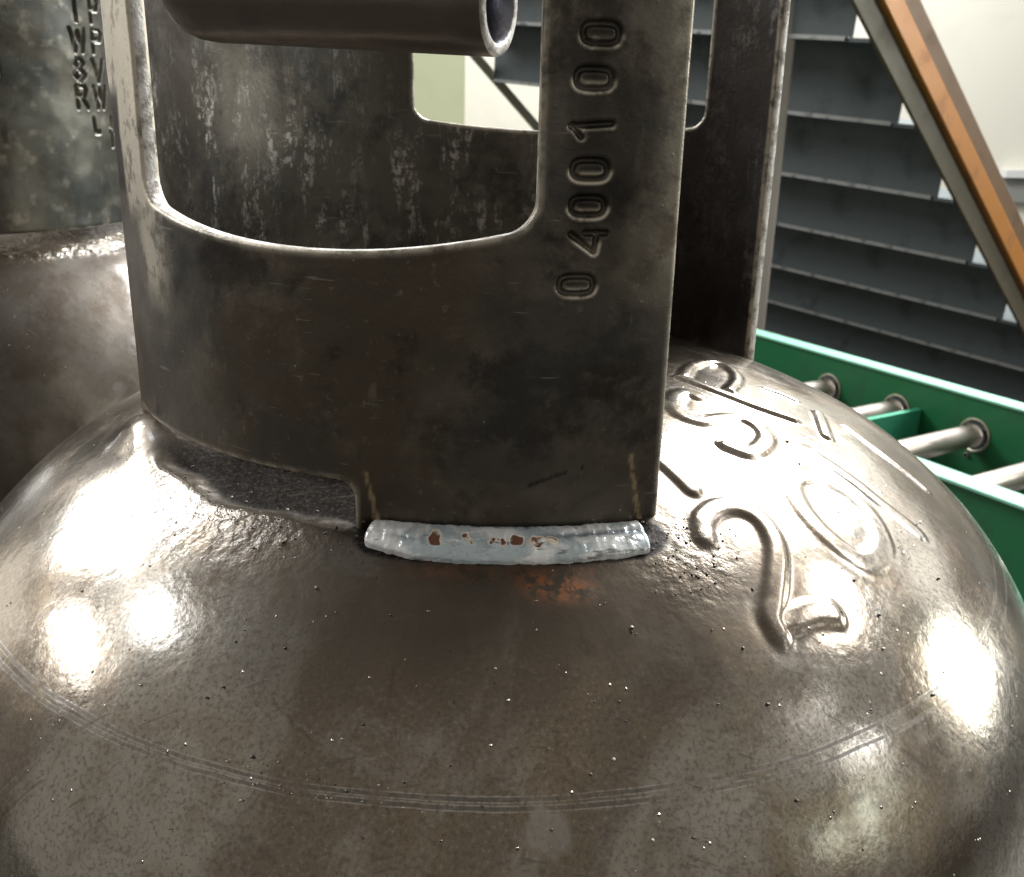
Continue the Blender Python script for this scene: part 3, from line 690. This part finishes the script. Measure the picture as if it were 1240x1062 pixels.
def tube_mesh(name, L, r, mat, n=28, inner=None):
    V, F = [], []
    prof = [(-L/2, r*.8), (-L/2, r*.95), (-L/2+.02, r), (L/2-.02, r), (L/2, r*.95), (L/2, r*.8)]
    for s, q in prof:
        for k in range(n): V.append([q*math.cos(TWO*k/n), s, q*math.sin(TWO*k/n)])
    for i in range(len(prof)-1):
        for k in range(n): F.append([i*n+k, (i+1)*n+k, (i+1)*n+(k+1) % n, i*n+(k+1) % n])
    F.append(list(range(n))[::-1]); F.append([5*n+k for k in range(n)])
    return mesh_obj(name, V, F, mat)
rot = math.atan2(CM[1], CM[0])-math.pi/2
roller0 = tube_mesh('roller', 3.56, .185, M_ROLL); ring0 = None
def torus(name, R, r, mat, n=28, m=8):
    V, F = [], []
    for i in range(n):
        for j in range(m):
            a, b = TWO*i/n, TWO*j/m; V.append([(R+r*math.cos(b))*math.cos(a), r*math.sin(b), (R+r*math.cos(b))*math.sin(a)])
    for i in range(n):
        for j in range(m): F.append([i*m+j, i*m+(j+1) % m, ((i+1) % n)*m+(j+1) % m, ((i+1) % n)*m+j])
    return mesh_obj(name, V, F, mat)
ring0 = torus('bearing_ring', .272, .020, M_HOLE)
bolt0 = tube_mesh('bolt', .06, .045, M_HOLE, 10)
ZC = TOPZ-.64
for k, h in enumerate(HOLES):
    r = roller0 if k == 0 else roller0.copy()
    if k: col.objects.link(r)
    r.parent = conv; r.location = Vector([v*U for v in cpt(h, 1.86, ZC)])-base; r.rotation_euler = (0, 0, rot)
    g = ring0 if k == 0 else ring0.copy()
    if k: col.objects.link(g)
    g.parent = r; g.location = Vector((0, -1.80*U, 0))
    b = bolt0 if k == 0 else bolt0.copy()
    if k: col.objects.link(b)
    b.parent = r; b.location = Vector((.06*U, -1.79*U, -.36*U))
for u in (3.9, -1.5, 9.0):
    o = box_obj('cross_brace', cpt(u+.02, 1.85, TOPZ-.78), (.05, 1.78, .30), M_BRACE, R=RC); rel(o)
for u in (-4, 2.6, 10):
    for m in (.1, 3.6):
        o = box_obj('support_leg', cpt(u, m, (TOPZ-1.36-5.3)/2), (.16, .10, (TOPZ-1.36+5.3)/2), M_GREEN, R=RC); rel(o)

# ---------------------------------------------------------------- staircase behind
M_STEP = mat_simple('dark_grey_green_step_paint', (.075, .092, .092), .5, .1, .35, 1.0, .004, sc2=5)
M_LIP = mat_simple('worn_step_edge_steel', (.30, .30, .28), .45, .5, .5, 2.5, .004, dark=(.07, .075, .07))
M_STR = mat_simple('olive_brown_stringer_paint', (.085, .070, .040), .5, .1, .3, .9, .004)
M_STR2 = mat_simple('olive_grey_stringer_paint', (.62, .59, .45), .5, .1, .2, .9, .004)
M_BROWN = mat_simple('orange_brown_rail_paint', (.40, .165, .035), .38, .1, .3, 1.2, .004, dark=(.24, .095, .028), sc2=5)
M_DBROWN = mat_simple('shaded_rail_side_brown', (.13, .075, .035), .5, .1, .3, 1.2, .004)  # shaded side of the rail, its shade put into a darker brown
KS = 1.7
SP0 = CAM+KS*(np.array([4.91, 11.28, 1.63])-CAM); SS = KS*np.array([1.05, .70, -1.09]); SW = KS*np.array([6.09, -7.25, -.61])
stair = empty('staircase', (SP0[0]+SS[0]*2.5-SW[0]/2, SP0[1]+SS[1]*2.5-SW[1]/2, -13.2), label='dark metal staircase seen from behind with an orange brown side rail', cat='staircase')
sb = Vector(stair.location)
EW = SW/np.linalg.norm(SW); WL = np.linalg.norm(SW)
RUN = np.array([SS[0], SS[1], 0.0]); RUN = RUN-EW*(RUN @ EW); RUNL = np.linalg.norm(RUN); UPV = np.cross(EW, RUN/RUNL)
if UPV[2] < 0: UPV = -UPV
RISE = -(SS @ UPV); RR_ = np.stack([EW, RUN/RUNL, UPV], 1)
protoP = None
for k in range(-4, 9):
    P = SP0+SS*k                                  # lower back corner of the riser, at the near end of the tread
    if P[2] < -14: break
    root = None
    gap = .46
    # riser above this tread, short of the stringer so that a sliver of wall shows
    V, F = [], []
    c = P-EW*(WL/2+gap/2)+UPV*(RISE*.5+.02); box(V, F, (0, 0, 0), (WL/2-gap/2, .03, RISE*.5-.03), RR_)
    if protoP is None:
        st_mesh = mesh_obj('step', V, F, M_STEP, smooth=False); protoP = st_mesh; o = st_mesh
        V, F = [], []
        n_ = np.array
        vv = []
        box(V, F, (0, 0, 0), (WL/2, SSR := (RUNL/2+.02), .045), RR_)
        tread = mesh_obj('tread', V, F, M_STEP, smooth=False)
        V, F = [], []; box(V, F, (0, 0, 0), (WL/2-.3, .035, .05), RR_); lip = mesh_obj('tread_lip', V, F, M_LIP, smooth=False)
    else:
        o = protoP.copy(); col.objects.link(o); tread = tread.copy(); col.objects.link(tread); lip = lip.copy(); col.objects.link(lip)
    o.parent = stair; o.location = Vector(c)*U-sb
    tread.parent = o; tread.location = (Vector(P-EW*(WL/2)+RUN*.5)-Vector(c))*U
    lip.parent = o; lip.location = (Vector(P-EW*(WL/2+.3)-RUN/RUNL*.05+UPV*.02)-Vector(c))*U
SD = SS/np.linalg.norm(SS); NV = np.cross(EW, SD)
if NV[2] < 0: NV = -NV
RST = np.stack([EW, SD, NV], 1); SLN = np.linalg.norm(SS)
def strin(name, off_w, off_n, hw, hn, mat, k0=-4.5, k1=8.4, **kw):
    c = SP0+SS*((k0+k1)/2)+EW*off_w+NV*off_n
    o = box_obj(name, c, (hw, SLN*(k1-k0)/2, hn), mat, R=RST, bev=.03, **kw); o.location -= sb; o.parent = stair; return o
strin('stringer', .06, .30, .05, .32, M_STR)
strin('side_rail', .10, .88, .16, .27, M_BROWN)
strin('side_rail_web', .05, 1.44, .08, .30, M_DBROWN)
strin('stringer', -WL-.06, .10, .05, .17, M_STR2)

# ---------------------------------------------------------------- post, walls, floor
M_POST = mat_simple('beige_post_paint', (.46, .40, .36), .55, 0, .12, 1.2, .003)
post = box_obj('support_post', (6.60, 23.0, (-13.2+12)/2), (.50, .22, (12+13.2)/2), M_POST, bev=.05, label='smooth beige square post between the front cylinder and the staircase', cat='post')
M_WALL = mat_simple('cream_wall_paint', (.86, .82, .70), .8, 0, .05, .3, .01)
wall = box_obj('wall', (12, 75, 8), (75, .5, 30), M_WALL, kind='structure')
M_PG = mat_simple('pale_green_partition_paint', (.42, .43, .27), .7, 0, .06, .5, .005)
part = box_obj('partition_wall', (-8.6, 58, 8), (6.55, .4, 30), M_PG, kind='structure')
M_WHITE = mat_simple('white_ledge_paint', (.8, .8, .78), .5, 0, .1, 1)
M_GREY = mat_simple('grey_ledge_paint', (.30, .30, .28), .6, 0, .1, 1)
M_FLOOR = mat_simple('dark_workshop_floor', (.060, .055, .048), .6, 0, .35, .25, .01, sc2=3)
ledge = empty('window_ledge', (50, 74, -3.9), label='white wall ledge with a grey board under it beyond the staircase', cat='ledge')
o = box_obj('ledge_top', (5, 0, .35), (17, .6, .27), M_WHITE, ledge); o = box_obj('ledge_board', (5, .2, -.85), (17, .3, .9), M_GREY, ledge)
floor = box_obj('floor', (0, 0, -13.2-.25), (160, 160, .25), M_FLOOR, kind='structure')
plat = box_obj('platform', cpt(-2.0, 14.2, -5.3-.3), (26, 15.5, .3), M_FLOOR, R=RC, kind='structure')
